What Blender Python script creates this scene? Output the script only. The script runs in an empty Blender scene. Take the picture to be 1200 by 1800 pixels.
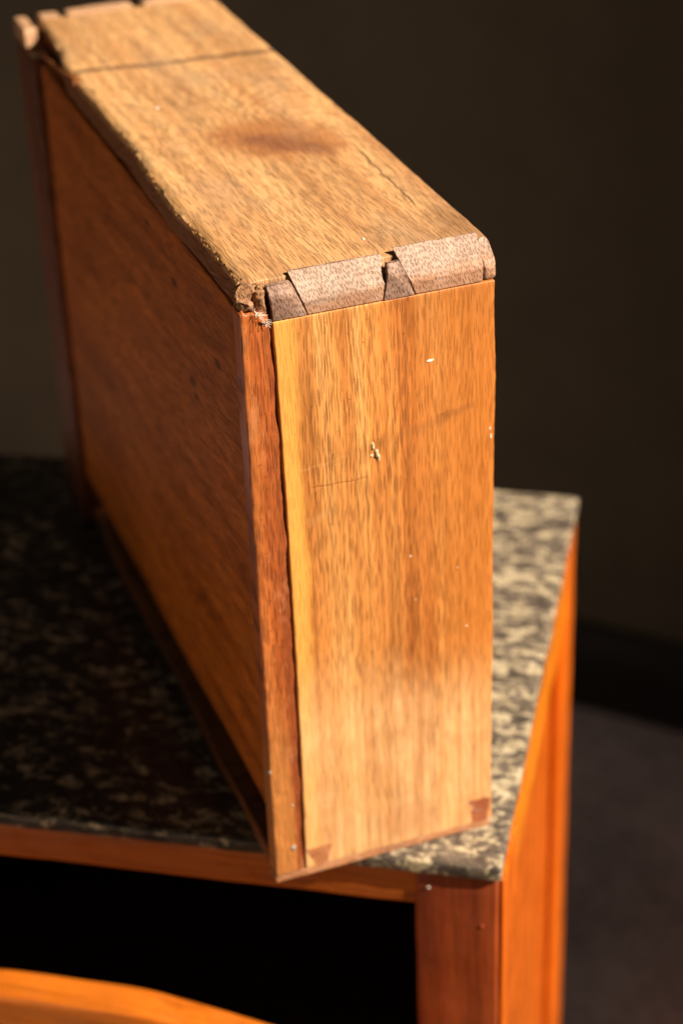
import bpy, math, random
from mathutils import Vector, Matrix, noise
random.seed(7)
scn = bpy.context.scene
COL = scn.collection

# ------------------------------------------------------------------ camera
cam_d = bpy.data.cameras.new('camera')
cam = bpy.data.objects.new('camera', cam_d)
COL.objects.link(cam)
scn.camera = cam
RIGHT = Vector((0.93520226, -0.35253843, -0.03336763))
UP = Vector((0.20842681, 0.47182094, 0.85670489))
FWD = Vector((0.28627785, 0.80814705, -0.51472646))
CAM = Vector((-0.20808584, -0.70420344, 0.65016209))
m = Matrix(((RIGHT.x, UP.x, -FWD.x, CAM.x), (RIGHT.y, UP.y, -FWD.y, CAM.y), (RIGHT.z, UP.z, -FWD.z, CAM.z), (0, 0, 0, 1)))
cam.matrix_world = m
cam_d.sensor_fit = 'VERTICAL'
cam_d.sensor_height = 36
cam_d.sensor_width = 24
cam_d.lens = 69.72
cam_d.clip_start = 0.02
cam_d.clip_end = 60
cam_d.dof.use_dof = True
cam_d.dof.focus_distance = 0.815
cam_d.dof.aperture_fstop = 5.8
cam_d.dof.aperture_blades = 0

# ------------------------------------------------------------------ light
w = bpy.data.worlds.new('World')
scn.world = w
w.use_nodes = True
bg = w.node_tree.nodes['Background']
bg.inputs['Color'].default_value = (1.0, 0.86, 0.68, 1)
bg.inputs['Strength'].default_value = 0.078

SUN_EL = math.radians(38)
SUN_H = Vector((0.728, -0.685, 0)).normalized()
SUN = SUN_H * math.cos(SUN_EL) + Vector((0, 0, math.sin(SUN_EL)))
TARGET = Vector((0.06, 0.14, 0.06))
sd = bpy.data.lights.new('sunbeam', 'SPOT')
sd.energy = 2450
sd.color = (1.0, 0.855, 0.69)
sd.spot_size = math.radians(2 * 7.6)
sd.spot_blend = 0.12
sd.shadow_soft_size = 0.022
sun = bpy.data.objects.new('sunbeam', sd)
COL.objects.link(sun)
sun.location = TARGET + SUN * 4.2
sun.rotation_euler = (-SUN).to_track_quat('-Z', 'Y').to_euler()

# soft warm light returned by the sunlit side of the room, low on the left
bd = bpy.data.lights.new('room_bounce', 'AREA')
bd.shape = 'RECTANGLE'
bd.size, bd.size_y = 1.3, 0.5
bd.energy = 7.4
bd.color = (1.0, 0.66, 0.38)
bounce = bpy.data.objects.new('room_bounce', bd)
COL.objects.link(bounce)
bounce.location = (-1.75, -0.62, -0.36)
bounce.rotation_euler = (Vector((0.0, 0.15, 0.1)) - bounce.location).to_track_quat('-Z', 'Y').to_euler()

scn.view_settings.view_transform = 'Standard'
scn.view_settings.look = 'None'
scn.view_settings.exposure = 0
scn.view_settings.gamma = 1
scn.view_settings.use_curve_mapping = False
scn.render.resolution_x = 682
scn.render.resolution_y = 1024


# ------------------------------------------------------------------ node helpers
class S:
    """a socket with arithmetic"""
    def __init__(s, nt, sock):
        s.nt, s.k = nt, sock

    def m(s, op, *o, clamp=False):
        n = s.nt.nodes.new('ShaderNodeMath')
        n.operation = op
        n.use_clamp = clamp
        for i, v in enumerate((s,) + o):
            if isinstance(v, S):
                s.nt.links.new(v.k, n.inputs[i])
            else:
                n.inputs[i].default_value = v
        return S(s.nt, n.outputs[0])

    def __add__(s, o): return s.m('ADD', o)
    def __radd__(s, o): return s.m('ADD', o)
    def __sub__(s, o): return s.m('SUBTRACT', o)
    def __rsub__(s, o): return s.m('MULTIPLY', -1.0).m('ADD', o)
    def __mul__(s, o): return s.m('MULTIPLY', o)
    def __rmul__(s, o): return s.m('MULTIPLY', o)
    def __truediv__(s, o): return s.m('DIVIDE', o)
    def abs(s): return s.m('ABSOLUTE')
    def max(s, o): return s.m('MAXIMUM', o)
    def min(s, o): return s.m('MINIMUM', o)

    def step(s, a, b, lo=0.0, hi=1.0):
        n = s.nt.nodes.new('ShaderNodeMapRange')
        n.interpolation_type = 'SMOOTHSTEP'
        s.nt.links.new(s.k, n.inputs['Value'])
        if a > b:
            a, b, lo, hi = b, a, hi, lo
        n.inputs['From Min'].default_value = a
        n.inputs['From Max'].default_value = b
        n.inputs['To Min'].default_value = lo
        n.inputs['To Max'].default_value = hi
        return S(s.nt, n.outputs['Result'])


class Mat:
    def __init__(self, name):
        self.mat = bpy.data.materials.new(name)
        self.mat.use_nodes = True
        self.cache = {}
        self.nt = self.mat.node_tree
        self.bsdf = self.nt.nodes['Principled BSDF']
        tc = self.nt.nodes.new('ShaderNodeTexCoord')
        self.co = S(self.nt, tc.outputs['Object'])
        sp = self.nt.nodes.new('ShaderNodeSeparateXYZ')
        self.nt.links.new(self.co.k, sp.inputs[0])
        self.x, self.y, self.z = (S(self.nt, sp.outputs[i]) for i in range(3))

    def vec(self, x, y, z):
        n = self.nt.nodes.new('ShaderNodeCombineXYZ')
        for i, v in enumerate((x, y, z)):
            if isinstance(v, S):
                self.nt.links.new(v.k, n.inputs[i])
            else:
                n.inputs[i].default_value = v
        return S(self.nt, n.outputs[0])

    def noise(self, vec=None, scale=1.0, detail=2.0, rough=0.5, dist=0.0, color=False):
        n = self.nt.nodes.new('ShaderNodeTexNoise')
        self.nt.links.new((vec or self.co).k, n.inputs['Vector'])
        n.inputs['Scale'].default_value = scale
        n.inputs['Detail'].default_value = detail
        n.inputs['Roughness'].default_value = rough
        n.inputs['Distortion'].default_value = dist
        return S(self.nt, n.outputs['Color' if color else 'Fac'])

    def shared(self, sc):
        sc = 70 if sc < 100 else 160
        if sc not in self.cache:
            self.cache[sc] = self.noise(self.co, sc, 3.0, 0.6) - 0.5
        return self.cache[sc]

    def voro(self, vec, scale=1.0, feature='F1', rnd=1.0, dims='3D'):
        n = self.nt.nodes.new('ShaderNodeTexVoronoi')
        n.voronoi_dimensions = dims
        n.feature = feature
        self.nt.links.new(vec.k, n.inputs['Vector'])
        n.inputs['Scale'].default_value = scale
        n.inputs['Randomness'].default_value = rnd
        return S(self.nt, n.outputs['Distance'])

    def ramp(self, fac, stops):
        n = self.nt.nodes.new('ShaderNodeValToRGB')
        els = n.color_ramp.elements
        while len(els) < len(stops):
            els.new(0.5)
        for e, (p, c) in zip(els, stops):
            e.position = p
            e.color = (*c, 1)
        self.nt.links.new(fac.k, n.inputs[0])
        return S(self.nt, n.outputs[0])

    def mix(self, fac, a, b, mode='MIX'):
        n = self.nt.nodes.new('ShaderNodeMix')
        n.data_type = 'RGBA'
        n.blend_type = mode
        for i, v in ((0, fac), (6, a), (7, b)):
            if isinstance(v, S):
                self.nt.links.new(v.k, n.inputs[i])
            elif i == 0:
                n.inputs[0].default_value = v
            else:
                n.inputs[i].default_value = (*v, 1)
        return S(self.nt, n.outputs[2])

    def finish(self, color, rough=0.5, bump=None, bump_d=0.0003, spec=0.5, coat=0.0, coat_r=0.1, sheen=0.0):
        b = self.bsdf
        if isinstance(color, S):
            self.nt.links.new(color.k, b.inputs['Base Color'])
        else:
            b.inputs['Base Color'].default_value = (*color, 1)
        if isinstance(rough, S):
            self.nt.links.new(rough.k, b.inputs['Roughness'])
        else:
            b.inputs['Roughness'].default_value = rough
        b.inputs['Specular IOR Level'].default_value = spec
        b.inputs['Coat Weight'].default_value = coat
        b.inputs['Coat Roughness'].default_value = coat_r
        b.inputs['Sheen Weight'].default_value = sheen
        if bump is not None:
            n = self.nt.nodes.new('ShaderNodeBump')
            n.inputs['Strength'].default_value = 1.0
            n.inputs['Distance'].default_value = bump_d
            self.nt.links.new(bump.k, n.inputs['Height'])
            self.nt.links.new(n.outputs[0], b.inputs['Normal'])
        return self.mat


def aniso(M, axis, across, along, warp=0.0, tilt=0.0, seed=0.0):
    """coordinates stretched along the grain axis"""
    c = [M.x + seed, M.y + seed * 0.7, M.z + seed * 1.3]
    if warp:
        if 'warp' not in M.cache:
            M.cache['warp'] = M.noise(M.vec(M.x * 9.0 + seed, M.y * 9.0, M.z * 9.0), 1.0, 1.0) - 0.5
        wn = M.cache['warp']
        for i in range(3):
            if i != axis:
                c[i] = c[i] + wn * warp
    if tilt:
        o = (axis + 1) % 3
        c[o] = c[o] + c[axis] * tilt
        o2 = (axis + 2) % 3
        c[o2] = c[o2] + c[axis] * tilt
    s = [across] * 3
    s[axis] = along
    return M.vec(c[0] * s[0], c[1] * s[1], c[2] * s[2])


def oak(name, axis, cols, pore_col, seed=0.0, pore=1.0, rough=0.55, coat=0.0, warp=0.006, features=None,
        pore_sc=(1200, 60), tilt=0.0, bump_d=0.00035, broad=(0.82, 1.12), fig=(95, 5.5), spec=0.42, flat=0):
    M = Mat(name)
    f1 = M.noise(aniso(M, axis, fig[0], fig[1], warp, tilt, seed), 1.0, 4.0, 0.6)
    col = M.ramp(f1, [(0.30, cols[0]), (0.47, cols[1]), (0.58, cols[2]), (0.74, cols[3])])
    # broad tone drift, fine fibre
    b = M.noise(aniso(M, axis, 22, 7, 0.0, tilt, seed + 3.1), 1.0, 2.0, 0.55)
    bv = b.step(0.28, 0.72, *broad)
    col = M.mix(1.0, col, M.vec(bv, bv, bv), 'MULTIPLY')
    fib = M.noise(aniso(M, axis, 1700, 9, 0.0, tilt, seed + 5.7), 1.0, 2.0, 0.6)
    fv = fib.step(0.25, 0.75, 0.80, 1.16)
    col = M.mix(1.0, col, M.vec(fv, fv, fv), 'MULTIPLY')
    st = M.noise(aniso(M, axis, 480, 2.0, warp * 0.5, tilt, seed + 6.1), 1.0, 3.0, 0.65)
    sv = st.step(0.30, 0.62, 0.76, 1.08)
    col = M.mix(1.0, col, M.vec(sv, sv * 0.98, sv * 0.95), 'MULTIPLY')
    # open pores: short dark dashes, in bands
    g3 = (M.x, M.y, M.z)
    ac = [i for i in range(3) if i != axis and i != flat][0]
    wob = M.noise(M.vec(M.x * 70, M.y * 70, M.z * 70), 1.0, 1.0) - 0.5
    pn = M.voro(M.vec((g3[ac] + g3[axis] * tilt + wob * 0.0012) * pore_sc[0] + seed, g3[axis] * pore_sc[1], 0.0), 1.0, dims='2D')
    dens = M.noise(aniso(M, axis, 130, 9, 0.0, tilt, seed + 8.3), 1.0, 1.0, 0.5)
    pm = (pn - (dens - 0.5) * 0.50).step(0.32, 0.15)
    col = M.mix(pm * (0.85 * pore), col, pore_col)
    # grime specks
    g = M.noise(M.vec(M.x * 420 + seed, M.y * 420, M.z * 420), 1.0, 1.0, 0.7).step(0.68, 0.76)
    col = M.mix(g * 0.5, col, pore_col)
    r = rough
    h = (1.0 - pm * 0.9) + fib * 0.35
    if features:
        col, h = features(M, col, h)
    rr = fib.step(0.3, 0.7, rough - 0.08, rough + 0.08)
    return M.finish(col, rr, h, bump_d, spec, coat, 0.22)


def blob(M, a, b, a0, b0, ra, rb, edge=0.35, wob=0.25, sc=60.0):
    """soft elliptical mask with a wobbly outline"""
    da = (a - a0) / ra
    db = (b - b0) / rb
    d = (da * da + db * db).m('SQRT')
    n = M.shared(sc)
    return (d + n * wob).step(1.0 + edge, 1.0 - edge)


def stroke(M, a, b, a0, b0, length, width, slope=0.0, wob=0.002, sc=90.0):
    """thin wavering line along a, centred at (a0, b0)"""
    n = M.shared(sc)
    d = (b - b0 - (a - a0) * slope + n * (2 * wob)).abs()
    l = (a - a0).abs()
    return d.step(width, width * 0.3) * l.step(length * 0.5, length * 0.36)


# ------------------------------------------------------------------ materials
H, W, D = 0.3154, 0.115, 0.3986


def feat_top(M, col, h):
    # knot with swirling figure round it
    # (a long lens lying across the board, seen in the plane of the board)
    u = (M.x - 0.072) * 0.70 + (M.y - 0.158) * -0.71
    v = (M.x - 0.072) * 0.71 + (M.y - 0.158) * 0.70
    k2 = blob(M, u, v, 0.0, 0.0, 0.034, 0.025, 0.30, 0.8, 60)
    k = blob(M, u, v, 0.004, -0.005, 0.024, 0.010, 0.5, 1.2, 60)
    col = M.mix(k2 * 0.78, col, (0.34, 0.13, 0.04))
    col = M.mix(k * 0.70, col, (0.19, 0.07, 0.035))
    da = (M.x - 0.100) * 1.6
    db = (M.y - 0.120) * 0.50
    rr = (da * da + db * db).m('SQRT')
    ring = ((rr + M.shared(60) * 0.010 + M.cache['warp'] * 0.05) * 900.0).m('SINE').step(0.1, 1.0)
    near = rr.step(0.10, 0.05) * M.y.step(0.165, 0.20)
    col = M.mix(ring * near * 0.42, col, (0.30, 0.13, 0.045))
    rimd = (M.x + M.shared(60) * 0.01).step(0.098, 0.113) * (M.y + M.shared(60) * 0.1).step(0.20, 0.13)
    col = M.mix(rimd * 0.5, col, (0.24, 0.09, 0.03))
    # knife-scribed dark line across the board
    ln = stroke(M, M.x, M.y + M.cache['warp'] * 0.016, 0.058, 0.2945, 0.20, 0.0042, -0.06, 0.0030, 70)
    col = M.mix(ln * 0.68, col, (0.03, 0.022, 0.02))
    # short split and dark bruise towards the near end
    sp = stroke(M, M.y, M.x, 0.092, 0.1010, 0.085, 0.0008, 0.02, 0.0022, 140)
    col = M.mix(sp * 0.6, col, (0.05, 0.025, 0.012))
    br = blob(M, M.x, M.y, 0.108, 0.030, 0.009, 0.022, 0.6, 0.8, 120)
    col = M.mix(br * 0.55, col, (0.12, 0.06, 0.03))
    # greyed grime at the near end, raw pale wood along the worn edge
    gr = M.y.step(0.050, 0.008) * M.noise(M.vec(M.x * 150, M.y * 60, M.z), 1.0, 4.0, 0.7).step(0.35, 0.7)
    col = M.mix(gr * 0.55, col, (0.20, 0.115, 0.055))
    raw = M.x.step(0.016, 0.004) * M.noise(M.vec(M.x * 220, M.y * 40, M.z * 220), 1.0, 3.0, 0.6).step(0.35, 0.6)
    col = M.mix(raw * 0.55, col, (0.50, 0.25, 0.075))
    near2 = M.y.step(0.16, 0.05)
    col = M.mix(near2 * 0.30, col, (0.30, 0.15, 0.065))
    # greyish handled patches
    gp = M.noise(M.vec(M.x * 26, M.y * 14, 1.0), 1.0, 3.0, 0.6).step(0.48, 0.68)
    col = M.mix(gp * 0.28, col, (0.36, 0.25, 0.16))
    # darker red-brown edge below the raw rim
    edge = (M.z + M.shared(160) * 0.003).step(H - 0.0022, H - 0.0046) * M.x.step(0.02, 0.012)
    col = M.mix(edge * 0.9, col, (0.19, 0.060, 0.018))
    return col, h - sp * 2.0 - ln * 0.5


def feat_back(M, col, h):
    # yellow sapwood stripe along the left edge
    n = M.noise(M.vec(M.x * 30, M.y, M.z * 26), 1.0, 3.0, 0.6) - 0.5
    sap = (M.x + n * 0.010 - M.z * 0.004).step(0.0262, 0.0205)
    col = M.mix(sap * 0.72, col, (0.72, 0.35, 0.07))
    # paler tone low on the board, with an irregular upper limit
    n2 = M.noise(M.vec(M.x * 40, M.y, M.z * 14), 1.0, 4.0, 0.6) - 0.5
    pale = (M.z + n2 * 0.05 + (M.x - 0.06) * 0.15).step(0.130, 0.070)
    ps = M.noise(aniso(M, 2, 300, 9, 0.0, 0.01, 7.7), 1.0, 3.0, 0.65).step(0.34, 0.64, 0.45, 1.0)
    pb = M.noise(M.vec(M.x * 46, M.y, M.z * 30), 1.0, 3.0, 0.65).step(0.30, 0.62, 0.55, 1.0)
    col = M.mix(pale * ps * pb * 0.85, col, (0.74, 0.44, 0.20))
    # darker redder tone to the right, above
    red = (M.x + n * 0.03).step(0.070, 0.110) * M.z.step(0.085, 0.125)
    col = M.mix(red * 0.55, col, (0.44, 0.125, 0.012))
    # bruised scar band and dents
    s1 = stroke(M, M.x, M.z, 0.034, 0.2275, 0.026, 0.0010, 0.12, 0.0022, 140)
    s2 = stroke(M, M.x, M.z, 0.041, 0.2165, 0.030, 0.0008, -0.02, 0.0016, 120)
    s3 = stroke(M, M.x, M.z, 0.095, 0.2395, 0.022, 0.0030, 0.20, 0.0040, 200)
    s4 = stroke(M, M.x, M.z, 0.050, 0.1335, 0.022, 0.0006, 0.15, 0.0012, 120)
    s5 = stroke(M, M.x, M.z, 0.066, 0.2330, 0.070, 0.0040, 0.16, 0.0050, 130)
    s6 = stroke(M, M.x, M.z, 0.031, 0.2010, 0.012, 0.0030, 0.30, 0.0040, 210)
    col = M.mix(s1 * 0.18, col, (0.55, 0.30, 0.12))
    col = M.mix(s2 * 0.3, col, (0.20, 0.06, 0.015))
    col = M.mix(s3 * 0.3, col, (0.16, 0.06, 0.02))
    col = M.mix(s5 * 0.18, col, (0.14, 0.06, 0.02))
    col = M.mix(s4 * 0.1, col, (0.65, 0.40, 0.2))
    col = M.mix(s6 * 0.15, col, (0.6, 0.33, 0.15))
    st = blob(M, M.x, M.z, 0.067, 0.0185, 0.011, 0.010, 0.4, 0.5, 110)
    col = M.mix(st * 0.4, col, (0.38, 0.15, 0.06))
    # browner towards the joint
    dk = M.z.step(0.235, 0.300) * M.noise(M.vec(M.x * 50, M.y, M.z * 16), 1.0, 4.0, 0.6).step(0.3, 0.65)
    col = M.mix(dk * 0.30, col, (0.25, 0.10, 0.03))
    return col, h - s2 * 0.7 - s3 * 0.4 - s5 * 0.2 + s1 * 0.25


def feat_panel(M, col, h):
    for (yy, zz, ra) in ((0.109, 0.274, 0.0035), (0.1006, 0.1066, 0.0022), (0.232, 0.213, 0.003), (0.090, 0.232, 0.0045),
                         (0.086, 0.226, 0.003), (0.150, 0.288, 0.003), (0.045, 0.262, 0.004), (0.096, 0.098, 0.0018)):
        k = blob(M, M.y, M.z, yy, zz, ra * 1.1, ra * 0.55, 0.5, 0.7, 300)
        col = M.mix(k * 0.75, col, (0.02, 0.008, 0.004))
    return col, h


M_TOP = oak('worn_pale_oak', 1, ((0.43, 0.210, 0.080), (0.56, 0.302, 0.126), (0.62, 0.352, 0.152), (0.67, 0.415, 0.19)),
            (0.18, 0.085, 0.030), 0.37, 0.62, 0.58, 0.0, 0.010, feat_top, (1250, 60), 0.03, 0.00038, (0.88, 1.10), (85, 2.6), flat=2)
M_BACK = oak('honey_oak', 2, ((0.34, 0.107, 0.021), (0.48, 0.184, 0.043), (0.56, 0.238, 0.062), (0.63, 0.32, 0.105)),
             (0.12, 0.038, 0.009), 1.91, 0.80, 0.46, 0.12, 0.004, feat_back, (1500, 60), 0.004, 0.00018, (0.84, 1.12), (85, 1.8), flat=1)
M_PANEL = oak('brown_oak_panel', 1, ((0.34, 0.090, 0.011), (0.44, 0.124, 0.016), (0.50, 0.146, 0.020), (0.54, 0.175, 0.028)),
              (0.12, 0.034, 0.007), 4.2, 0.5, 0.5, 0.0, 0.012, feat_panel, (1200, 50), 0.05, 0.0004, spec=0.15)
M_SIDE = oak('lower_side_oak', 1, ((0.15, 0.045, 0.011), (0.21, 0.068, 0.016), (0.26, 0.09, 0.022), (0.31, 0.115, 0.03)),
             (0.08, 0.025, 0.008), 6.6, 0.8, 0.55)


def feat_strip(M, col, h):
    n = M.noise(M.vec(M.x * 60, M.y, M.z * 18), 1.0, 4.0, 0.65) - 0.5
    inner = (M.x + n * 0.006).step(0.0095, 0.0135)
    col = M.mix(inner * 0.62, col, (0.13, 0.028, 0.010))
    sc = M.noise(M.vec(M.x * 420, M.y, M.z * 160), 1.0, 4.0, 0.75).step(0.62, 0.72)
    col = M.mix(sc * 0.5, col, (0.60, 0.30, 0.15))
    wr = M.noise(M.vec(M.x * 110, M.y, M.z * 34), 1.0, 4.0, 0.7).step(0.52, 0.68)
    col = M.mix(wr * 0.45, col, (0.46, 0.19, 0.08))
    dkb = M.noise(M.vec(M.x * 80 + 4, M.y, M.z * 30), 1.0, 3.0, 0.7).step(0.55, 0.70)
    col = M.mix(dkb * 0.5, col, (0.15, 0.03, 0.012))
    low = (M.z + n * 0.05).step(0.12, 0.05)
    col = M.mix(low * 0.55 * (1.0 - inner), col, (0.52, 0.23, 0.06))
    return col, h


M_STRIP = oak('red_brown_strip', 2, ((0.26, 0.055, 0.012), (0.36, 0.090, 0.020), (0.43, 0.125, 0.028), (0.50, 0.17, 0.045)),
              (0.14, 0.03, 0.01), 2.7, 0.7, 0.42, 0.15, 0.006, feat_strip, (1300, 60), flat=1)
M_FRONT = oak('dark_front_edge', 2, ((0.10, 0.028, 0.010), (0.15, 0.042, 0.014), (0.18, 0.055, 0.018), (0.22, 0.07, 0.022)),
              (0.05, 0.015, 0.006), 9.2, 0.6, 0.45)
M_PALE = oak('pale_corner_wood', 0, ((0.42, 0.23, 0.12), (0.52, 0.30, 0.17), (0.58, 0.35, 0.20), (0.62, 0.4, 0.24)),
             (0.22, 0.1, 0.05), 3.2, 0.6, 0.6, flat=2)


def endgrain(name, c0, c1, ray, pore_col, seed, pore=0.9, low=0.0):
    M = Mat(name)
    b = M.noise(M.vec(M.x * 55 + seed, M.y * 55, M.z * 55), 1.0, 4.0, 0.6)
    col = M.mix(b.step(0.3, 0.7), c0, c1)
    # medullary rays: thin slanting pale lines, a few broad
    t = M.x * 0.80 + (M.z - M.y) * 0.62
    rn = M.noise(M.vec(t * 420 + seed, M.x * 22, 0.0), 1.0, 2.0, 0.5).step(0.60, 0.70)
    rb = M.noise(M.vec(t * 120 + seed * 2, M.x * 9, 0.0), 1.0, 1.0, 0.5).step(0.60, 0.70)
    col = M.mix((rn * 0.30 + rb * 0.45), col, ray)
    # pores as short pits
    pn = M.voro(M.vec(M.x * 1150 + (M.z + M.y) * 130.0 + seed, (M.z + M.y * 0.8) * 320.0, 0.0), 1.0, 'F1', 0.75, '2D')
    pm = (pn + (b - 0.5) * 0.25).step(0.33, 0.16)
    col = M.mix(pm * pore, col, pore_col)
    h = (1.0 - pm) + b * 0.4
    if low:
        lo = (M.z + M.shared(60) * 0.006 - (M.x - 0.07) * 0.07).step(0.3085, 0.3045)
        col = M.mix(lo * low * (1.0 - pm * 0.7), col, (0.38, 0.15, 0.05))
    g = M.noise(M.vec(M.x * 160, M.y * 160, M.z * 160 + seed), 1.0, 4.0, 0.7).step(0.5, 0.72)
    col = M.mix(g * 0.35, col, (0.45, 0.36, 0.31))
    return M.finish(col, 0.62, h, 0.0004, 0.35)


def dtail():
    M = Mat('tail_end_grain')
    return M


M_TAIL = endgrain('tail_end_grain', (0.265, 0.165, 0.115), (0.35, 0.24, 0.178), (0.45, 0.295, 0.21), (0.15, 0.076, 0.044), 1.7, 0.48, 0.45)
M_PIN = endgrain('pin_end_grain', (0.15, 0.082, 0.055), (0.24, 0.145, 0.105), (0.46, 0.28, 0.19), (0.05, 0.022, 0.014), 5.3, 0.45)
M_REDPIN = endgrain('red_pin_end_grain', (0.38, 0.140, 0.050), (0.46, 0.19, 0.075), (0.50, 0.22, 0.09), (0.2, 0.06, 0.02), 8.3, 0.5)
M_REDPIN2 = endgrain('dark_red_pin_end_grain', (0.25, 0.065, 0.025), (0.36, 0.11, 0.042), (0.40, 0.14, 0.06), (0.12, 0.03, 0.012), 6.3, 0.6)
M_LOWEDGE = endgrain('lower_end_grain', (0.34, 0.14, 0.06), (0.44, 0.20, 0.09), (0.5, 0.25, 0.12), (0.15, 0.05, 0.02), 7.1, 0.5)
M_CRUMB = endgrain('broken_wood', (0.22, 0.10, 0.04), (0.38, 0.20, 0.09), (0.44, 0.26, 0.13), (0.07, 0.03, 0.015), 3.9, 0.7)


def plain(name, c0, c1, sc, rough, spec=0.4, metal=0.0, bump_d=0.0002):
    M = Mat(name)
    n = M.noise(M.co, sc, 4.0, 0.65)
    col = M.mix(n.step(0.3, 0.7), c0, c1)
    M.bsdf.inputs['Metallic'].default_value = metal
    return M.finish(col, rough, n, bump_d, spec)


M_PAINT = plain('white_paint', (0.72, 0.66, 0.55), (0.85, 0.80, 0.70), 900, 0.5)
M_FILL = plain('old_filler', (0.28, 0.18, 0.08), (0.60, 0.48, 0.29), 500, 0.7)
M_LINT = plain('lint', (0.7, 0.62, 0.52), (0.85, 0.8, 0.72), 900, 0.9)
M_NAIL = plain('nail_metal', (0.22, 0.19, 0.16), (0.50, 0.46, 0.40), 700, 0.42, 0.5, 0.4)
M_SHADEWOOD = plain('shade_dark_wood', (0.022, 0.009, 0.004), (0.035, 0.014, 0.006), 60, 0.8, 0.2)  # near-black colour puts the shade of the opening and gaps into the wood


def polished(name, axis, cols, seed, rough=0.30, coat=0.25):
    M = Mat(name)
    f = M.noise(aniso(M, axis, 70, 4, 0.01, 0.02, seed), 1.0, 5.0, 0.6)
    col = M.ramp(f, [(0.30, cols[0]), (0.52, cols[1]), (0.72, cols[2])])
    fi = M.noise(aniso(M, axis, 1300, 40, 0.004, 0.0, seed + 2), 1.0, 2.0, 0.6)
    fv = fi.step(0.25, 0.75, 0.88, 1.10)
    col = M.mix(1.0, col, M.vec(fv, fv, fv), 'MULTIPLY')
    st = M.noise(aniso(M, axis, 330, 7, 0.0, 0.02, seed + 4), 1.0, 3.0, 0.65)
    sv = st.step(0.30, 0.64, 0.72, 1.08)
    col = M.mix(1.0, col, M.vec(sv, sv, sv), 'MULTIPLY')
    dst = M.noise(M.vec(M.x * 34 + seed, M.y * 34, M.z * 34), 1.0, 4.0, 0.7)
    dk = dst.step(0.54, 0.70)
    col = M.mix(dk * 0.45, col, cols[0])
    rough = dst.step(0.35, 0.65, rough - 0.06, rough + 0.22)
    ch = M.noise(M.vec(M.x * 130 + seed, M.y * 130, M.z * 130), 1.0, 4.0, 0.7).step(0.68, 0.78)
    col = M.mix(ch * 0.5, col, (0.10, 0.03, 0.01))
    h = M.noise(M.vec(M.x * 22 + seed, M.y * 22, M.z * 22), 1.0, 3.0) + fi * 0.03
    return M.finish(col, rough, h, 0.0012, 0.32, coat, 0.14)


M_ORANGE = polished('orange_polished_wood', 2, ((0.42, 0.075, 0.004), (0.54, 0.110, 0.006), (0.62, 0.150, 0.009)), 1.1)
M_ORANGE_H = polished('orange_polished_rail', 1, ((0.54, 0.138, 0.005), (0.66, 0.190, 0.008), (0.74, 0.24, 0.012)), 2.1)
M_RAIL = polished('front_rail_wood', 0, ((0.38, 0.088, 0.010), (0.48, 0.122, 0.014), (0.56, 0.16, 0.02)), 3.1)
M_POST = polished('red_brown_post', 2, ((0.17, 0.026, 0.006), (0.25, 0.042, 0.008), (0.32, 0.062, 0.012)), 4.1, 0.45, 0.04)
M_SHAPED = polished('amber_shaped_front', 0, ((0.38, 0.088, 0.006), (0.52, 0.135, 0.010), (0.60, 0.20, 0.020)), 5.5)


def marble():
    M = Mat('dark_mottled_marble')
    wn = M.noise(M.vec(M.x * 42, M.y * 60, M.z * 42), 1.0, 4.0, 0.6, 0.0, True)
    n = M.nt.nodes.new('ShaderNodeVectorMath')
    n.operation = 'MULTIPLY_ADD'
    M.nt.links.new(wn.k, n.inputs[0])
    n.inputs[1].default_value = (0.030, 0.022, 0.03)
    M.nt.links.new(M.co.k, n.inputs[2])
    v = S(M.nt, n.outputs[0])
    sp = M.nt.nodes.new('ShaderNodeSeparateXYZ')
    M.nt.links.new(v.k, sp.inputs[0])
    vx, vy, vz = (S(M.nt, sp.outputs[i]) for i in range(3))
    a = M.noise(M.vec(vx * 84, vy * 165, vz * 84), 1.0, 3.0, 0.55)
    big = M.noise(M.vec(M.x * 14, M.y * 20, M.z * 14), 1.0, 2.0, 0.5) - 0.5
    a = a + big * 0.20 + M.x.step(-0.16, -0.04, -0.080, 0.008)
    fine = M.noise(M.vec(vx * 260, vy * 420, vz * 260), 1.0, 3.0, 0.65) - 0.5
    a = a + fine * 0.10
    lit = M.x.step(-0.18, -0.05)  # drawer's shadow painted in: stone base darker left, lighter on the sunlit right
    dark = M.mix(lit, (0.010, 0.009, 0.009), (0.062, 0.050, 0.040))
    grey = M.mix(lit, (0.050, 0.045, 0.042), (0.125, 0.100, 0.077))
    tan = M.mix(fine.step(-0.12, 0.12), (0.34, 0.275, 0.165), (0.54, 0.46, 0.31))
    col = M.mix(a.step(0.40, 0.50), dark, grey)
    a2 = M.noise(M.vec(vx * 50 + 3.0, vy * 100, vz * 50), 1.0, 3.0, 0.6) + fine * 0.05
    worm = (a2 - 0.5).abs().step(0.034, 0.022) * a.step(0.44, 0.48)
    col = M.mix((worm * 0.85).max(a.step(0.565, 0.59)), col, tan)
    # fine pale veins and dark hairlines
    b = M.noise(M.vec(vx * 120, vy * 210, vz * 120), 1.0, 3.0, 0.6)
    ve = (b - 0.5).abs().step(0.016, 0.003)
    col = M.mix(ve * 0.25, col, (0.40, 0.34, 0.24))
    c = M.noise(M.vec(vx * 75 + 7, vy * 140, vz * 75), 1.0, 4.0, 0.6)
    cr = (c - 0.5).abs().step(0.022, 0.004)
    col = M.mix(cr * 0.6, col, (0.035, 0.03, 0.026))
    h = M.noise(M.vec(M.x * 300, M.y * 300, M.z * 300), 1.0, 3.0)
    return M.finish(col, 0.30, h, 0.00008, 0.5)


M_MARBLE = marble()


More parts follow.
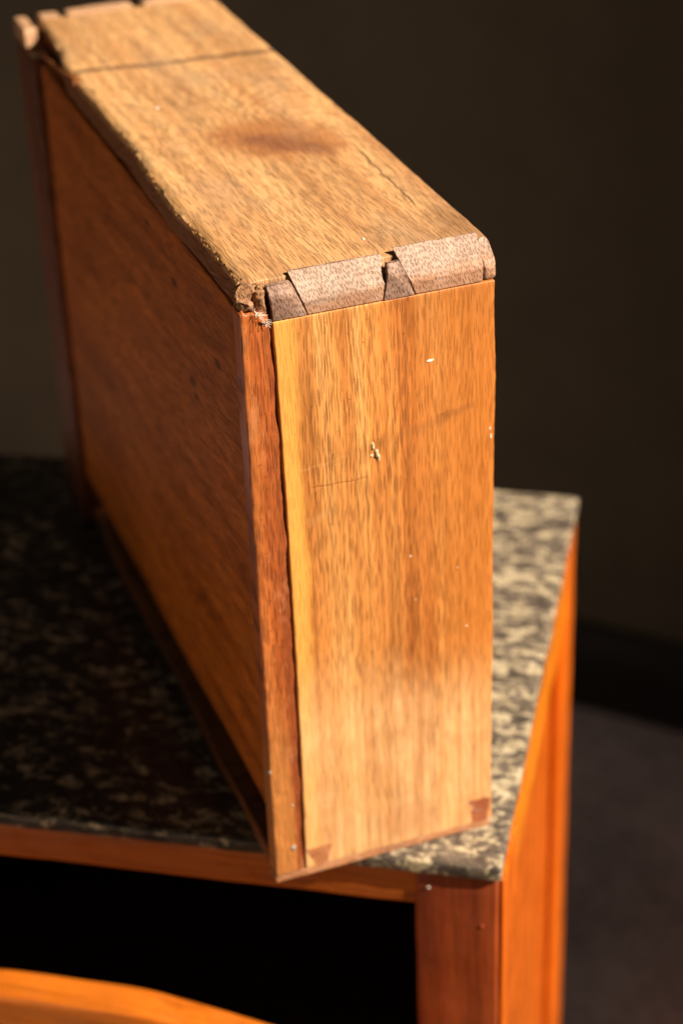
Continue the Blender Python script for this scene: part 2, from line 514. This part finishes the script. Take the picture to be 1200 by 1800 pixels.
def carpet():
    M = Mat('grey_carpet')
    n = M.noise(M.co, 130, 3.0, 0.8)
    b = M.noise(M.co, 6, 3.0, 0.6)
    col = M.mix(n.step(0.3, 0.7), (0.44, 0.335, 0.355), (0.88, 0.70, 0.72))
    bv = b.step(0.3, 0.7, 0.8, 1.15)
    col = M.mix(1.0, col, M.vec(bv, bv, bv), 'MULTIPLY')
    return M.finish(col, 0.95, n, 0.004, 0.1, sheen=0.2)


def wallmat():
    M = Mat('olive_brown_wall')
    n = M.noise(M.co, 9, 4.0, 0.6)
    col = M.mix(n.step(0.3, 0.7), (0.092, 0.079, 0.055), (0.112, 0.096, 0.068))
    f = M.noise(M.co, 420, 3.0, 0.6)
    return M.finish(col, 0.8, f, 0.0006, 0.25)


# ------------------------------------------------------------------ mesh helpers
def lin(a, b, r, n):
    r = min(r, (b - a) * 0.45)
    out = [a, a + 0.18 * r, a + 0.5 * r, a + r]
    for i in range(1, n):
        out.append(a + r + (b - a - 2 * r) * i / n)
    return out + [b - r, b - 0.5 * r, b - 0.18 * r, b]


def fbm(p, s, o=3):
    v, a, t = 0.0, 1.0, 0.0
    q = Vector(p) * s
    for _ in range(o):
        v += a * noise.noise(q)
        t += a
        q = q * 2.03 + Vector((11.3, 4.7, 8.1))
        a *= 0.5
    return v / t


def rbox(lo, hi, r=0.0006, n=(4, 4, 4), fn=None):
    """box with rounded edges on a fine lattice; fn moves every vertex"""
    ax = [lin(lo[i], hi[i], r, n[i]) for i in range(3)]
    rr = [min(r, (hi[i] - lo[i]) * 0.45) for i in range(3)]
    cnt = [len(a) for a in ax]
    idx, verts, faces = {}, [], []

    def vid(i, j, k):
        key = (i, j, k)
        if key in idx:
            return idx[key]
        p = Vector((ax[0][i], ax[1][j], ax[2][k]))
        q = Vector([min(max(p[t], lo[t] + rr[t]), hi[t] - rr[t]) for t in range(3)])
        d = p - q
        if d.length > 1e-9:
            R = min(rr)
            q2 = Vector([min(max(p[t], lo[t] + R), hi[t] - R) for t in range(3)])
            d2 = p - q2
            if d2.length > 1e-9:
                p = q2 + d2.normalized() * R
        if fn:
            p = Vector(fn(p))
        idx[key] = len(verts)
        verts.append(p)
        return idx[key]

    for a in range(3):
        b, c = (a + 1) % 3, (a + 2) % 3
        for side in (0, cnt[a] - 1):
            for j in range(cnt[b] - 1):
                for k in range(cnt[c] - 1):
                    def g(jj, kk):
                        t = [0, 0, 0]
                        t[a], t[b], t[c] = side, jj, kk
                        return vid(*t)
                    f = [g(j, k), g(j + 1, k), g(j + 1, k + 1), g(j, k + 1)]
                    if side == 0:
                        f.reverse()
                    faces.append(f)
    return verts, faces


def tube(pts, rad, seg=6):
    verts, faces = [], []
    n = len(pts)
    for i, p in enumerate(pts):
        p = Vector(p)
        t = (Vector(pts[min(i + 1, n - 1)]) - Vector(pts[max(i - 1, 0)])).normalized()
        u = t.orthogonal().normalized()
        v = t.cross(u)
        rr = rad * (1.0 if 0 < i < n - 1 else 0.3)
        for k in range(seg):
            a = 2 * math.pi * k / seg
            verts.append(p + (u * math.cos(a) + v * math.sin(a)) * rr)
    for i in range(n - 1):
        for k in range(seg):
            k2 = (k + 1) % seg
            faces.append([i * seg + k, i * seg + k2, (i + 1) * seg + k2, (i + 1) * seg + k])
    faces.append(list(range(seg))[::-1])
    faces.append([(n - 1) * seg + k for k in range(seg)])
    return verts, faces


def dome(c, axes, h, r, seg=10, rings=3):
    """low rounded nail head or speck at c; axes = (u, v, out)"""
    u, v, o = (Vector(a) for a in axes)
    c = Vector(c)
    verts, faces = [], []
    ra, rb = r if isinstance(r, tuple) else (r, r)
    for i in range(rings):
        f = math.cos(i / rings * math.pi / 2)
        hh = math.sin(i / rings * math.pi / 2) * h
        for k in range(seg):
            a = 2 * math.pi * k / seg
            verts.append(c + u * math.cos(a) * ra * f + v * math.sin(a) * rb * f + o * hh)
    verts.append(c + o * h)
    for i in range(rings - 1):
        for k in range(seg):
            k2 = (k + 1) % seg
            faces.append([i * seg + k, i * seg + k2, (i + 1) * seg + k2, (i + 1) * seg + k])
    for k in range(seg):
        faces.append([(rings - 1) * seg + k, (rings - 1) * seg + (k + 1) % seg, rings * seg])
    faces.append(list(range(seg))[::-1])
    return verts, faces


def join(parts):
    V, F = [], []
    for v, f in parts:
        o = len(V)
        V += list(v)
        F += [[i + o for i in q] for q in f]
    return V, F


def obj(name, geo, mat, parent=None, label=None, smooth=True):
    v, f = geo
    me = bpy.data.meshes.new(name)
    me.from_pydata([tuple(p) for p in v], [], f)
    if smooth:
        me.shade_smooth()
    me.materials.append(mat)
    o = bpy.data.objects.new(name, me)
    COL.objects.link(o)
    if parent:
        o.parent = parent
    if label:
        o['label'] = label
    return o


def thing(name, label, cat, loc=(0, 0, 0), rz=0.0):
    o = bpy.data.objects.new(name, None)
    COL.objects.link(o)
    o.empty_display_size = 0.05
    o.location = loc
    o.rotation_euler = (0, 0, rz)
    o['label'] = label
    o['category'] = cat
    return o


# ------------------------------------------------------------------ setting
FLOOR = -0.68
wall_p = Vector((0.621, 0.885, 0))
wall_d = Vector((0.679, -0.735, 0)).normalized()
wall_n = Vector((-0.735, -0.679, 0)).normalized()
fl = obj('floor', rbox((-3.5, -3.0, FLOOR - 0.06), (3.5, 3.5, FLOOR), 0.001, (2, 2, 1)), carpet(), smooth=False)
fl['kind'] = 'structure'
ang = math.atan2(wall_d.y, wall_d.x)
wl = obj('wall', rbox((-3.5, 0.0, 0.0), (3.0, 0.1, 2.9), 0.001, (2, 1, 2)), wallmat(), smooth=False)
wl.location = (wall_p.x, wall_p.y, FLOOR + 0.001)
wl.location -= wall_n * 0.016
wl.rotation_euler = (0, 0, ang)
wl['kind'] = 'structure'
M_SKIRT = plain('black_skirting', (0.008, 0.007, 0.007), (0.014, 0.012, 0.012), 30, 0.6, 0.3)


def sk(p):
    if p.z > 0.07 and p.y < 0.008:
        p.y += (p.z - 0.07) * 0.25
    return p


skirt = obj('skirting_board', rbox((-3.4, -0.001, 0.0), (2.9, 0.0145, 0.105), 0.003, (4, 2, 10), sk), M_SKIRT)
skirt.location = (wall_p.x, wall_p.y, FLOOR + 0.002)
skirt.rotation_euler = (0, 0, ang)
skirt['kind'] = 'structure'

# ------------------------------------------------------------------ cabinet
CZ = -FLOOR
CW, CD = 0.402, 0.362          # width along the front, depth
cab = thing('bedside_cabinet', 'orange-brown polished wood cabinet with mottled dark marble top and empty drawer opening', 'cabinet',
            (0.105, -0.032, FLOOR), math.radians(-32.5))


def cbox(name, x0, x1, y0, y1, z0, z1, mat, r=0.0015, n=(4, 4, 4), fn=None, label=None, parent=cab):
    # x measured from the right front corner to the left (negative), z from the marble surface
    return obj(name, rbox((x0, y0, z0 + CZ), (x1, y1, z1 + CZ), r, n, fn), mat, parent, label)


def marble_fn(p):
    k = fbm(p, 60, 2) * 0.0006 + fbm(p, 330, 2) * 0.0004
    edge = 1.0 if (p.x > -0.004 or p.y < 0.004 or p.y > CD - 0.004) else 0.0
    if edge:
        p = p + Vector((k, k, k * 0.5))
    return p


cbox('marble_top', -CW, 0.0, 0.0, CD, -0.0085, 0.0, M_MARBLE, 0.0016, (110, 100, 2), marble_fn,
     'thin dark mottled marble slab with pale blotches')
P = 0.042
ZP = -0.0088
POST_B = -CZ
for x0, x1, y0, y1 in ((-P - 0.0012, -0.0012, 0.0018, P), (-CW + 0.0012, -CW + P + 0.0012, 0.0018, P),
                       (-P - 0.0012, -0.0012, CD - P, CD - 0.0018), (-CW + 0.0012, -CW + P + 0.0012, CD - P, CD - 0.0018)):
    def pf(p, x1=x1, y0=y0):
        p.x += fbm(p, 26, 2) * 0.0006
        p.y += fbm(p + Vector((3, 1, 2)), 26, 2) * 0.0005
        return p
    front = y0 < 0.1
    o = cbox('corner_post', x0, x1, y0, y1, POST_B, ZP, M_POST if front else M_ORANGE, 0.0022, (4, 4, 60), pf)
# the right hand post shows bright orange on its outer side: a facing strip as in the photograph
cbox('post_facing', -0.0010, 0.0018, 0.0035, P + 0.006, POST_B + 0.02, ZP - 0.0005, M_ORANGE, 0.0012, (2, 6, 40))
# front rail above the opening, divider below it
cbox('front_rail', -CW + P - 0.006, -P + 0.006, 0.0032, 0.024, -0.0315, ZP, M_RAIL, 0.0016, (60, 4, 4),
     lambda p: p + Vector((0, fbm(p, 20, 2) * 0.0005, fbm(p, 30, 2) * 0.0007)))
cbox('divider_rail', -CW + P + 0.0015, -P - 0.0016, 0.004, 0.05, -0.175, -0.152, M_SHADEWOOD, 0.002, (20, 4, 4))
cbox('dust_board', -CW + 0.012, -0.012, 0.05, CD - 0.012, -0.170, -0.158, M_SHADEWOOD, 0.001)
cbox('lower_board', -CW + 0.012, -0.012, 0.02, CD - 0.012, -0.60, -0.585, M_SHADEWOOD, 0.001)
cbox('back_panel', -CW + P, -P, CD - 0.016, CD - 0.006, -0.60, ZP - 0.002, M_SHADEWOOD, 0.001)
# framed sides
for s, sx in ((1, 0.0), (-1, -CW)):
    def X(a, b):
        return (sx - b, sx - a) if s == 1 else (sx + a, sx + b)
    mat = M_ORANGE
    x0, x1 = X(0.0019, 0.018)
    cbox('side_rail', x0, x1, P - 0.006, CD - P + 0.006, -0.068, ZP, M_ORANGE_H, 0.0035, (3, 20, 8))
    cbox('side_rail', x0, x1, P - 0.006, CD - P + 0.006, -0.60, -0.545, M_ORANGE_H, 0.0035, (3, 20, 8))
    x0, x1 = X(0.0085, 0.0155)
    cbox('side_panel', x0, x1, P + 0.002, CD - P - 0.002, -0.56, -0.06, mat, 0.001, (2, 14, 14))
    x0, x1 = X(0.0025, 0.0084)
    cbox('moulding', x0, x1, CD - P - 0.014, CD - P - 0.0008, -0.545, -0.068, M_ORANGE, 0.0028, (4, 6, 10))
    cbox('moulding', x0, x1, P + 0.0066, P + 0.018, -0.545, -0.068, M_ORANGE, 0.0028, (4, 6, 10))
# nail head on the post, speck
obj('nail', dome((-0.0364, 0.0019, CZ - 0.0185), ((1, 0, 0), (0, 0, 1), (0, -1, 0)), 0.0008, 0.0012), M_NAIL, cab)
obj('nail', dome((-0.0095, 0.0019, CZ - 0.040), ((1, 0, 0), (0, 0, 1), (0, -1, 0)), 0.0006, 0.0013), M_POST, cab)

# pulled out lower drawer with a humped top edge
low = thing('lower_drawer', 'pulled out amber drawer front with humped top edge below the empty opening', 'drawer',
            (0.105, -0.032, FLOOR), math.radians(-32.5))
OFF = 0.036


def hump(p):
    t = abs(p.x + 0.226) - 0.040
    top = -0.0918 - 0.235 * 0.5 * (t + math.sqrt(t * t + 0.014 ** 2)) + CZ
    z0 = -0.30 + CZ
    z1 = -0.07 + CZ
    u = (p.z - z0) / (z1 - z0)
    p.z = z0 + u * (top - z0)
    p.z += fbm((p.x, 0.0, 0), 12, 1) * 0.0016
    p.y += fbm((p.x, 0, p.z), 14, 2) * 0.0008
    return p


obj('front_board', rbox((-0.372, -OFF, CZ - 0.30), (-0.034, -OFF + 0.021, CZ - 0.07), 0.004, (140, 4, 30), hump), M_SHAPED, low)
for x in (-0.356, -0.056):
    obj('side_board', rbox((x, -OFF + 0.0215, CZ - 0.295), (x + 0.010, 0.30, CZ - 0.185), 0.001, (2, 8, 4)), M_SIDE, low)
obj('bottom_board', rbox((-0.3455, -OFF + 0.0215, CZ - 0.290), (-0.0565, 0.30, CZ - 0.283), 0.001, (2, 2, 2)), M_SIDE, low)
obj('back_board', rbox((-0.3455, 0.285, CZ - 0.282), (-0.0565, 0.295, CZ - 0.19), 0.001, (2, 2, 2)), M_SIDE, low)

# ------------------------------------------------------------------ the drawer standing on its side
dr = thing('wooden_drawer', 'old dovetailed oak drawer stood on its side on the marble top, underside facing left', 'drawer')

WEAR = [(0.0, 0.0052), (0.012, 0.0046), (0.059, 0.0046), (0.098, 0.0026), (0.139, 0.0040), (0.185, 0.0068), (0.223, 0.0060),
        (0.297, 0.0056), (0.315, 0.0062), (0.345, 0.0105), (0.385, 0.0125), (0.42, 0.012)]


def wear(y):
    for (a, b), (c, d) in zip(WEAR, WEAR[1:]):
        if y <= c:
            t = max(0.0, (y - a) / (c - a))
            t = t * t * (3 - 2 * t)
            return b + (d - b) * t
    return WEAR[-1][1]


TT = 0.0112      # side thickness
TZ0 = H - TT


def top_fn(p):
    y, x, z = p.y, p.x, p.z
    k = max(0.0, 1 - x / 0.03)
    up = (z - TZ0) / TT
    wv = wear(y)
    # the worn edge: deepest at its upper corner, ragged along the grain
    rag = fbm((x * 30, y * 2.2, z * 500), 60, 3) * 0.0011 + fbm((y * 220, z * 900, 1.3), 1.0, 2) * 0.0006
    near = max(0.0, 1 - x / 0.006)
    cut = min(1.0, max(0.0, (y - 0.300) / 0.045))
    p.x += k * wv * (0.55 + 0.45 * up) + near * rag * 0.55
    if up < 0.93:
        p.x += near * cut * 0.007
    rim = max(0.0, 1 - x / 0.0052) ** 1.4
    p.z += rim * up * (-0.0020 * (0.4 + 0.6 * min(1.0, abs(fbm((y, 2.0, 0.0), 22, 2)) * 3 + 0.3)) + fbm((y * 150, x * 1500, 4.1), 1.0, 3) * 0.0008)
    # gentle cupping and bruises of the face
    if up > 0.8:
        p.z += fbm((x, y, 0.0), 14, 2) * 0.0007 + fbm((x, y, 3.0), 90, 2) * 0.00018
    # far right edge dips a little, near end crushed
    if x > W - 0.004:
        p.x += fbm((y, z, 2.0), 30, 3) * 0.0009
        p.z -= max(0.0, up - 0.7) * 0.001
    if y < 0.020:
        p.y += fbm((x * 120, z * 80, 7.0), 1.0, 3) * 0.0016
        if up > 0.7:
            p.z -= max(0.0, (0.016 - y)) * 0.10
    return p


obj('side_board', rbox((0.0, 0.0082, TZ0), (W, D - 0.0005, H), 0.0007, (90, 300, 5), top_fn), M_TOP, dr,
    'pale worn upper side board with a knot and a dark scribed line')


def low_fn(p):
    k = max(0.0, 1 - p.x / 0.03)
    p.x += k * wear(p.y) * 0.55 * (1.0 - 0.25 * (p.z / 0.011)) + (fbm(p, 120, 2) * 0.0008 if p.x < 0.003 else 0)
    return p


obj('side_board', rbox((0.0, 0.0104, 0.0003), (W, D - 0.0005, 0.0108), 0.0008, (20, 120, 4), low_fn), M_SIDE, dr)


def lowedge_fn(p):
    if p.y < 0.003:
        p.y += fbm(p, 90, 2) * 0.0006
        p.z += fbm(p, 40, 2) * 0.0005
    if p.z < 0.002:
        p.z = max(p.z, 0.0003)
    return p


obj('joint_edge', rbox((0.0006, 0.0004, 0.0003), (W - 0.001, 0.0102, 0.0048), 0.0009, (60, 3, 3), lowedge_fn), M_LOWEDGE, dr)


def strip_right(z):
    return 0.0136 + 0.0022 * math.sin(min(1.0, max(0.0, (0.30 - z) / 0.29)) ** 0.8 * math.pi * 0.72)


ZS = 0.2988     # scribe line of the upper joint


def back_fn(p):
    x, z = p.x, p.z
    if x < 0.03:
        k = max(0.0, 1 - (x - 0.0136) / 0.02)
        p.x += k * (strip_right(z) - 0.0136 + 0.0010 + fbm((z, 1.0, 2.0), 70, 3) * 0.0004)
    if p.y < 0.003:
        p.y += fbm((x, 0, z), 16, 2) * 0.0005 + fbm((x, 5, z), 80, 2) * 0.00012
        # dent beside the filler
        d = math.hypot((x - 0.0585) / 0.0035, (z - 0.2275) / 0.006)
        p.y += 0.0011 * math.exp(-d * d)
    if x > W - 0.004:
        p.x += fbm((z, 3.0, x), 14, 2) * 0.0014 - 0.0003 + fbm((z, 3.0, x), 200, 2) * 0.0003
    return p


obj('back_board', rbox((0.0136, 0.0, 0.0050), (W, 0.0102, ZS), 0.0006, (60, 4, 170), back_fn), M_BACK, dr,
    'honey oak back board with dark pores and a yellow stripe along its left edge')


def strip_fn(p):
    x, y, z = p.x, p.y, p.z
    if x > 0.008:
        p.x += strip_right(z) - 0.0136 + fbm((z, 0.0, y * 3), 60, 4) * 0.0018 - 0.0003
    else:
        p.x += fbm((z, 7.0, y), 40, 3) * 0.0005
    if y < 0.003:
        p.y += fbm((x, z, 1.0), 130, 3) * 0.0005 + max(0.0, x - 0.011) * 0.12
    if z > 0.300:
        p.z += fbm((x * 2, y, 3.0), 260, 3) * 0.0035 - (x - 0.002) * 0.25
    return p


obj('end_strip', rbox((0.0006, -0.0005, 0.0052), (0.0134, 0.0102, 0.3055), 0.0011, (14, 6, 190), strip_fn), M_STRIP, dr,
    'red-brown strip beside the back board, split along its inner edge')


def panel_fn(p):
    if p.x < 0.004:
        p.x += fbm((p.y, p.z, 0), 9, 2) * 0.0010 - max(0.0, 1 - p.y / 0.03) * 0.0010
    if p.z < 0.05:
        p.z += fbm((p.y, 2.0, 1.0), 20, 3) * 0.0015
    if p.z > 0.29:
        p.z += fbm((p.y, 8.0, 1.0), 40, 3) * 0.0006
    return p


obj('bottom_panel', rbox((0.0028, 0.0104, 0.0375), (0.0125, 0.3625, TZ0 - 0.0024), 0.0009, (3, 60, 60), panel_fn), M_PANEL, dr,
    'brown recessed underside panel with small dark holes')
obj('glue_block', rbox((0.0135, 0.0106, 0.0110), (0.022, 0.362, 0.0600), 0.001, (2, 10, 3)), M_SHADEWOOD, dr)  # fills the open recess; its near-black colour stands in for shade
obj('glue_block', rbox((0.0135, 0.0106, 0.2800), (0.022, 0.362, TZ0 - 0.0004), 0.001, (2, 10, 3)), M_SHADEWOOD, dr)


def front_fn(p):
    if p.x < 0.004:
        p.x += fbm(p, 50, 2) * 0.0007
    return p


obj('front_board', rbox((-0.0004, D - 0.030, 0.0003), (W, D - 0.0002, TZ0 - 0.0006), 0.0012, (10, 4, 60), front_fn), M_FRONT, dr,
    'dark edge of the drawer front at the far end')
# far joint: end of the front board rising between the tails
FJ = D + 0.0004


def far_fn(x0b, x1b, x0t, x1t, z0, z1):
    def f(p):
        t = (p.z - z0) / (z1 - z0)
        a = x0b + (x0t - x0b) * t
        b = x1b + (x1t - x1b) * t
        u = (p.x - x0b) / (x1b - x0b)
        p.x = a + u * (b - a)
        p += Vector((fbm(p, 140, 2), fbm(p + Vector((1, 2, 3)), 140, 2), fbm(p + Vector((5, 2, 1)), 140, 2))) * 0.0006
        return p
    return f


for a, b in ((0.0130, 0.0255), (0.0285, 0.0690), (0.0740, 0.1140)):
    obj('dovetail', rbox((a, FJ, TZ0), (b, FJ + 0.0125, H + 0.0004), 0.0012, (12, 4, 5), far_fn(a, b, a + 0.0008, b - 0.0008, TZ0, H)), M_PALE, dr)


def chip_fn(amp, sc, sd):
    def f(p):
        return p + Vector((fbm(p + Vector((sd, 0, 0)), sc, 3), fbm(p + Vector((0, sd, 3)), sc, 3), fbm(p + Vector((4, 0, sd)), sc, 3))) * amp
    return f


obj('corner_block', rbox((0.0002, D - 0.014, TZ0 - 0.0002), (0.0072, FJ + 0.012, H - 0.0002), 0.0010, (6, 14, 6), chip_fn(0.0009, 120, 1.0)), M_PALE, dr,
    'pale splintered corner at the far end')
obj('front_lip', rbox((-0.0004, FJ, 0.0003), (W, FJ + 0.012, TZ0 - 0.0006), 0.002, (10, 4, 30), front_fn), M_FRONT, dr)


# sliver split from the worn edge at the far end


def sliver_fn(p):
    t = (p.y - 0.292) / 0.066
    c = Vector((0.0062 - 0.0022 * t, p.y, 0.3128 - 0.0052 * t))
    k = max(0.12, 1 - t) if t > 0 else 1.0
    d = Vector((p.x - 0.0056, 0, p.z - 0.3115)) * k
    q = c + d
    return q + Vector((fbm(q, 160, 2), 0, fbm(q + Vector((2, 1, 0)), 160, 2))) * 0.0006


obj('splinter', rbox((0.0030, 0.286, 0.3090), (0.0082, 0.358, 0.3140), 0.0008, (5, 20, 5), sliver_fn), M_SIDE, dr, 'long sliver split from the worn edge at the far end')


# ---- upper joint near the camera: tails and pins, each a piece of its own
def joint_fn(b0, b1, t0, t1, z0, z1, cham, cz, seed, rough=0.0003):
    def f(p):
        t = (p.z - z0) / (z1 - z0)
        u = (p.x - b0) / (b1 - b0)
        yy = p.y
        p.x = (b0 + (t0 - b0) * t) + u * ((b1 + (t1 - b1) * t) - (b0 + (t0 - b0) * t))
        # worn slope from the back face to the top
        over = max(0.0, p.z - cz)
        lim = (over / (z1 - cz)) ** 1.2 * cham if z1 > cz else 0.0
        lim += fbm((p.x, p.z, seed), 110, 3) * rough * 2.2
        if p.y < lim:
            p.y = lim + yy * 0.05
        p.z += fbm((p.x, p.y, seed + 3), 120, 3) * rough * (1.0 if t > 0.6 else 0.1)
        p.x += fbm((p.y, p.z, seed + 5), 160, 3) * rough * 0.5
        return p
    return f


ZT = H + 0.0012
Y1 = 0.0094
obj('dovetail', rbox((0.0303, 0.0003, ZS + 0.0003), (0.0634, Y1, ZT), 0.0005, (50, 14, 26),
                     joint_fn(0.0303, 0.0634, 0.0247, 0.0662, ZS, ZT, 0.0078, ZS + 0.0060, 1.0)), M_TAIL, dr,
    'broad pinkish end-grain tail left of the gap')
obj('dovetail', rbox((0.0782, 0.0002, ZS + 0.0003), (0.1088, Y1 + 0.001, ZT + 0.0012), 0.0005, (50, 14, 26),
                     joint_fn(0.0782, 0.1088, 0.0722, 0.1098, ZS, ZT, 0.0084, ZS + 0.0062, 2.0)), M_TAIL, dr,
    'broad pinkish end-grain tail beside the right corner')
obj('pin', rbox((0.0150, 0.0001, ZS + 0.0002), (0.0300, 0.0066, H - 0.0018), 0.0005, (26, 10, 20),
                joint_fn(0.0150, 0.0300, 0.0138, 0.0236, ZS, H, 0.0045, ZS + 0.0100, 3.0, 0.0005)), M_PIN, dr)
obj('pin', rbox((0.0638, 0.0000, ZS + 0.0002), (0.0779, 0.0052, H - 0.0012), 0.0005, (26, 10, 20),
                joint_fn(0.0638, 0.0779, 0.0668, 0.0716, ZS, H, 0.0040, ZS + 0.0105, 4.0, 0.0005)), M_PIN, dr)
obj('pin', rbox((0.1092, 0.0002, ZS + 0.0002), (0.1158, 0.0094, H + 0.0002), 0.0022, (12, 10, 20),
                joint_fn(0.1092, 0.1158, 0.1100, 0.1146, ZS, H, 0.0085, ZS + 0.0050, 5.0, 0.0006)), M_TAIL, dr)
# wood of the side board showing at the bottom of the open sockets
obj('socket_floor', rbox((0.0130, 0.0050, ZS + 0.0003), (0.0255, 0.0080, ZS + 0.0090), 0.0008, (8, 4, 4), chip_fn(0.0012, 200, 3.0)), M_SHADEWOOD, dr)
# crumbled corner
obj('broken_corner', rbox((0.0010, 0.0004, 0.3035), (0.0072, 0.0090, 0.3165), 0.0030, (14, 12, 14), chip_fn(0.0042, 210, 2.0)), M_CRUMB, dr,
    'crumbled knob of wood at the near corner')
obj('broken_corner', rbox((0.0086, 0.0012, 0.3020), (0.0128, 0.0085, 0.3140), 0.0018, (10, 12, 14), chip_fn(0.0034, 230, 6.0)), M_CRUMB, dr)
# ragged splinters along the worn edge
sp = []
for i in range(80):
    y = 0.012 + 0.21 * random.random() ** 1.5
    x0 = wear(y) - 0.0004 + random.uniform(-0.0005, 0.0018)
    z0 = H - random.uniform(0.0002, 0.0022)
    L = random.uniform(0.0012, 0.0055)
    pts = []
    dx, dz = random.uniform(-0.25, 0.1), random.uniform(-0.05, 0.22)
    for k in range(4):
        t = k / 3
        pts.append((x0 + dx * L * t * t, y - L * t, z0 + dz * L * t * (1.4 - t)))
    sp.append(tube(pts, random.uniform(0.00010, 0.00028), 5))
o = obj('splinter', join(sp), M_TOP, dr)
o['kind'] = 'stuff'
o['label'] = 'fringe of tiny splinters along the worn edge'

# ---- lower joint
for (a, b, c, d, z0, z1) in ((0.0212, 0.0268, 0.0170, 0.0302, 0.0050, 0.0168), (0.1042, 0.1120, 0.1020, 0.1141, 0.0052, 0.0195)):
    obj('pin', rbox((a, -0.0012, z0), (b, 0.004, z1), 0.0003, (14, 2, 12),
                    lambda p, a=a, b=b, c=c, d=d, z0=z0, z1=z1: joint_fn(a, b, c, d, z0, z1, 0, 1.0, a * 900, 0.0002)(p)), M_REDPIN if a < 0.05 else M_REDPIN2, dr)

# ---- specks, filler, nails
BX = ((1, 0, 0), (0, 0, 1), (0, -1, 0))


def speck(x, z, ra, rb, mat, name='paint_speck', rot=0.0, h=0.0004, amp=0.25, y=0.0002):
    u = Vector((math.cos(rot), 0, math.sin(rot)))
    v = Vector((-math.sin(rot), 0, math.cos(rot)))
    vs, fs = dome((x, y, z), (u, v, (0, -1, 0)), h, (ra, rb), 14, 4)
    vs = [p + Vector((fbm(p, 700, 2) * ra * amp * 2, 0, fbm(p + Vector((1, 1, 1)), 700, 2) * rb * amp * 2)) for p in vs]
    return obj(name, (vs, fs), mat, dr)


speck(0.0841, 0.2669, 0.0019, 0.0005, M_PAINT, rot=0.12)
speck(0.1130, 0.2235, 0.0005, 0.0018, M_PAINT, rot=0.1)
speck(0.1125, 0.2275, 0.0004, 0.0010, M_PAINT)
speck(0.0735, 0.1705, 0.0005, 0.0004, M_PAINT)
speck(0.0757, 0.1465, 0.0003, 0.0004, M_PAINT)
speck(0.1010, 0.1250, 0.0007, 0.0002, M_PAINT, rot=-0.3)
speck(0.0965, 0.1585, 0.0003, 0.0003, M_PAINT)
speck(0.0570, 0.2312, 0.0010, 0.0024, M_FILL, 'filler', 0.15, 0.0011, 0.5, 0.0009)
speck(0.0592, 0.2258, 0.0012, 0.0034, M_FILL, 'filler', 0.25, 0.0012, 0.5, 0.0010)
speck(0.0562, 0.2262, 0.0007, 0.0007, M_FILL, 'filler', 0.0, 0.0008, 0.5, 0.0008)
for x, z, r in ((0.0100, 0.0205, 0.0016), (0.0107, 0.0466, 0.0006)):
    obj('nail', dome((x, -0.0003, z), BX, 0.0007, r), M_NAIL, dr)
obj('nail', dome((0.0012, 0.0012, 0.0690), ((0, 1, 0), (0, 0, 1), (-1, 0, 0)), 0.0012, 0.0019), M_NAIL, dr)
# pale speck on the top board
obj('paint_speck', dome((0.066, 0.0285, H + 0.0001), ((1, 0, 0), (0, 1, 0), (0, 0, 1)), 0.0003, (0.0006, 0.0012)), M_PAINT, dr)
obj('paint_speck', dome((0.032, 0.226, H + 0.0001), ((1, 0, 0), (0, 1, 0), (0, 0, 1)), 0.0003, (0.0012, 0.0010)), M_PAINT, dr)

# ---- lint caught in the broken corner
ln = []
for i in range(30):
    p = Vector((random.uniform(0.0060, 0.0118), -0.0012 - random.random() * 0.0012, random.uniform(0.3005, 0.3060)))
    t = (p.x - 0.006) / 0.006
    p.z = 0.3065 - t * 0.0062 + random.uniform(-0.0008, 0.0008)
    dirv = Vector((random.uniform(0.3, 1.0), random.uniform(-0.3, 0.1), random.uniform(-0.9, 0.2))).normalized()
    pts = [p.copy()]
    for k in range(5):
        dirv = (dirv + Vector((random.uniform(-0.6, 0.6), random.uniform(-0.3, 0.2), random.uniform(-0.6, 0.6)))).normalized()
        p = p + dirv * random.uniform(0.0003, 0.0009)
        pts.append(p.copy())
    ln.append(tube(pts, random.uniform(0.00004, 0.00010), 4))
o = obj('lint', join(ln), M_LINT)
o['label'] = 'wisp of white lint caught below the crumbled corner of the standing drawer'
o['category'] = 'lint'
